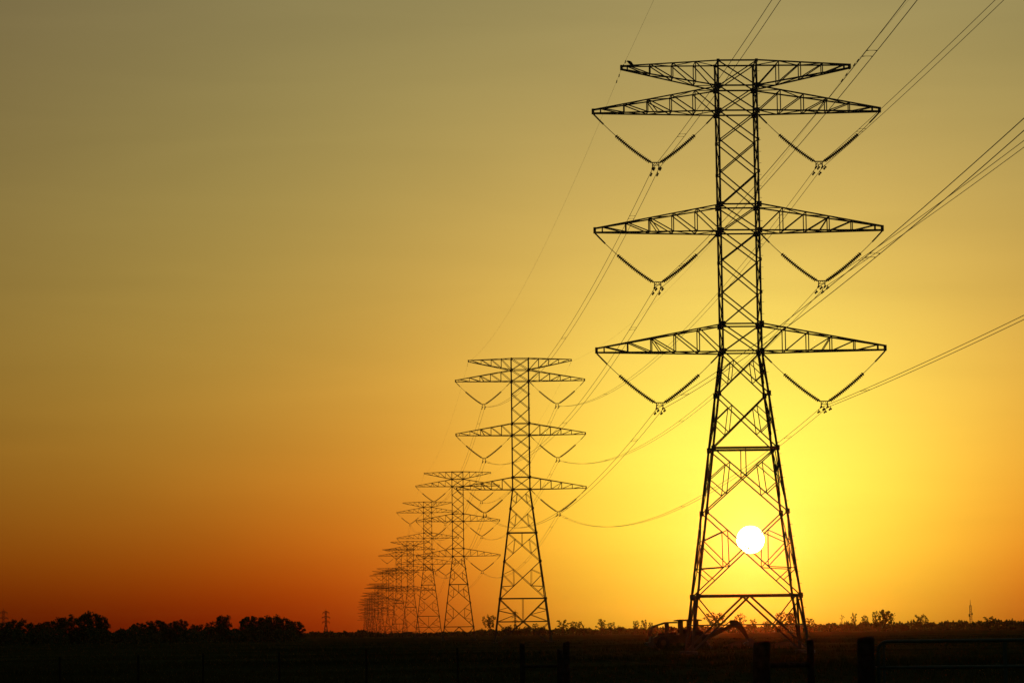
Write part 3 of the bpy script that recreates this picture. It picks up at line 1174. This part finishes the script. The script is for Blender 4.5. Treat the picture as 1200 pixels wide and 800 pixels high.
    m = MB()
    m.prism([(X(875), Z(749)), (X(878.5), Z(748)), (X(883), Z(751)), (X(885), .35), (X(881), .12), (X(874), .1), (X(870), .35), (X(873), .5), (X(877), .55)], -.35, .35)
    m.build('digging_bucket', M_DARK, root)
    for s in (-1, 1):
        m = MB()
        m.tube([(X(824), s * .5, Z(746)), (X(830), s * 1.3, .12)], .08, 6)
        m.box((X(830.3), s * 1.32, .06), (.5, .45, .12))
        m.build('stabiliser_leg', M_DARK, root)


build_digger()

# heaps of dug soil beside the machine
def heap(px, dist, w, d, h, lab, seed):
    random.seed(seed)
    c = spot(px, 742, dist)
    n, rr = 20, 7
    v, f = [(0, 0, h)], []
    for j in range(1, rr + 1):
        t = j / rr
        for k in range(n):
            a = k * 2 * math.pi / n
            b = 1 + .18 * math.sin(3 * a + seed) + random.uniform(-.06, .06)
            v.append((w * t * b * math.cos(a), d * t * b * math.sin(a), h * (1 - t) ** .8 * (1 - .0 * t) + random.uniform(-.04, .05) * (1 - t) - (.16 if j == rr else 0)))
    for k in range(n):
        f.append((0, 1 + k, 1 + (k + 1) % n))
    for j in range(rr - 1):
        for k in range(n):
            a0, a1 = 1 + j * n + k, 1 + j * n + (k + 1) % n
            f.append((a0, a0 + n, a1 + n, a1))
    o = link('soil_heap', mesh_of('soil_heap', v, f, M_DIRT, True))
    o.location = (c.x, c.y, relief(c.x, c.y))
    tag(o, lab, 'soil heap', 'heaps of dug soil by the machine')


heap(872, 272, 2.2, 1.6, .75, 'low heap of reddish soil under the elbow of the digging arm', 3)
heap(922, 258, 2.6, 1.8, .55, 'wider low heap of reddish soil beside the right leg of the nearest pylon', 5)

# ------------------------------------------------------------------ fence and gate in the foreground
def post_mesh(name, rad, h, seed, m, square=False):
    random.seed(seed)
    b = MB()
    pts = [(random.uniform(-.006, .006), random.uniform(-.006, .006), z) for z in (-.3, 0, h * .3, h * .6, h * .85, h - .015, h)]
    b.tube(pts, [rad * 1.04, rad * 1.03, rad, rad * 1.01, rad * .98, rad * .97, rad * .90], 14)
    return mesh_of(name, b.v, b.f, m, True)


def ground_spot(px, dist):
    p = spot(px, 742, dist)
    return Vector((p.x, p.y, relief(p.x, p.y)))


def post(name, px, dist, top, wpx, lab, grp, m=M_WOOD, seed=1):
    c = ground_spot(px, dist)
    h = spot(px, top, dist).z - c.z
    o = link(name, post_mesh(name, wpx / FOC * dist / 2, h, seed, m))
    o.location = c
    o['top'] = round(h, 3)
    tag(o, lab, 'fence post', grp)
    return c, h


GP = 'thick wooden fence posts'
post('fence_post', 1014, 36, 747.0, 20.4, 'thick wooden post that the pipe gate adjoins', GP, seed=2)
post('fence_post', 892, 36.5, 751.0, 20.4, 'thick wooden post in front of the right leg of the nearest pylon', GP, seed=3)
post('fence_post', 949, 37.5, 748.8, 8.6, 'thinner post between the two thick ones on the right, joined by a rail', GP, seed=4)
post('fence_post', 663, 72, 752.0, 8.4, 'dark wooden post right of the second pylon, taller of the left pair', GP, seed=5)
post('fence_post', 656, 70.5, 760.8, 7.0, 'shorter stub post leaning against the taller one below the second pylon', GP, seed=6)
post('fence_post', 612, 73, 755.0, 6.4, 'dark wooden post under the second pylon, joined to the taller by a rail', GP, seed=7)
GT = 'thin metal fence posts'
for px, top, lab in ((536, 758.5, 'thin metal post below the third pylon'), (429, 760, 'thin metal post below the far end of the pylon row'),
                     (327, 764, 'thin metal post below the right clump of the left grove'), (238, 765, 'thin metal post below the second notch of the grove'),
                     (162, 767, 'thin metal post right of the tallest grove clump'), (70, 769, 'leftmost thin metal post of the fence')):
    post('metal_post', px, 76, top, 2.6, lab, GT, M_TPOST, int(px))


def rail(pa, pb, rad, m, name, lab, cat='fence rail'):
    b = MB()
    mid = (Vector(pa) + Vector(pb)) / 2
    b.tube([Vector(pa) - mid, Vector(pb) - mid], rad, 10)
    o = b.build(name, m)
    o.location = mid
    tag(o, lab, cat, 'wooden rails bracing the posts')


rail(spot(898, 778.5, 36.5), spot(948, 778.2, 37.5), .035, M_WOOD, 'brace_rail', 'short rail joining the thick post and the thinner one on the right')
rail(spot(613, 780.5, 73), spot(662, 779.6, 72), .035, M_WOOD, 'brace_rail', 'short rail joining the two dark posts below the second pylon')


def strands(a, b, lab, heights):
    root = link('wire_fence', None)
    root.location = a
    n = 24
    for h in heights:
        m = MB()
        m.tube([lerp(Vector((0, 0, h)), b - a + Vector((0, 0, h)), k / n) - Vector((0, 0, .02 * math.sin(math.pi * (k / n)))) for k in range(n + 1)], .002, 4)
        m.build('fence_wire', M_OLDWIRE, root)
    tag(root, lab, 'wire fence', 'wire strands between the fence posts')


HS = (.35, .62, .90, 1.12)
strands(ground_spot(886, 36.5), ground_spot(663, 72), 'wire strands from the thick right post back to the taller left post', HS)
strands(ground_spot(612, 73), ground_spot(-40, 76), 'wire strands along the thin metal posts at the lower left', HS)


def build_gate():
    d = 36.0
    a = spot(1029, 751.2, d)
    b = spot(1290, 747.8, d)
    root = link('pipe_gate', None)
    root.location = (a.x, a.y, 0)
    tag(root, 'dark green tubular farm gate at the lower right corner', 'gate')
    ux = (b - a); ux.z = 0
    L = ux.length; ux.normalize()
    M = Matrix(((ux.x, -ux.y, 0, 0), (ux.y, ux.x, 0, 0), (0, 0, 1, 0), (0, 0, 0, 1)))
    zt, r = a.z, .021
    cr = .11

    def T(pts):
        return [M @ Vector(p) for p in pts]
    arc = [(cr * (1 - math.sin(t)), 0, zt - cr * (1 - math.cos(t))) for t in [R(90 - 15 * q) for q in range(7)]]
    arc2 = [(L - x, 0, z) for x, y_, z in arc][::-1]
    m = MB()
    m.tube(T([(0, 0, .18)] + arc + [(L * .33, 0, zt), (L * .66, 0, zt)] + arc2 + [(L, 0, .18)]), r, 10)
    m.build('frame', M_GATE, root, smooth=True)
    z = zt - .305
    k = 0
    while z > .15:
        m = MB(); m.tube(T([(.0, 0, z), (L, 0, z)]), r * (.95 if k else 1.0), 10)
        m.build('rail', M_GATE, root, smooth=True)
        z -= .245; k += 1
    for x in (.065, 1.46):
        m = MB(); m.box((x, -.005, (zt + .15) / 2 - .01), (.045 if x > .5 else .028, .016, zt - .17), M)
        m.build('upright', M_GATE, root)
    for zz in (.45, 1.05):
        m = MB(); m.tube(T([(-.08, 0, zz), (0, 0, zz)]), .014, 8); m.build('hinge', M_DARK, root)


build_gate()

# ------------------------------------------------------------------ haze
def build_haze():
    m = bpy.data.materials.new('evening_haze')
    m.use_nodes = True
    nt = m.node_tree
    nt.nodes.clear()
    pv = nt.nodes.new('ShaderNodeVolumePrincipled')
    pv.inputs['Color'].default_value = (0.92, 0.90, 0.88, 1)
    pv.inputs['Density'].default_value = HAZE
    pv.inputs['Anisotropy'].default_value = 0.985
    pv.inputs['Density Attribute'].default_value = ''
    out = nt.nodes.new('ShaderNodeOutputMaterial')
    nt.links.new(pv.outputs[0], out.inputs['Volume'])
    try:
        m.cycles.homogeneous_volume = True
    except Exception:
        pass
    b = MB()
    b.box((0, 3380, 27), (8900, 7500, 57.2))
    o = b.build('haze', m)
    tag(o, 'thin golden evening haze filling the air over the plain', 'haze', kind='stuff')


HAZE = 0.00002
build_haze()
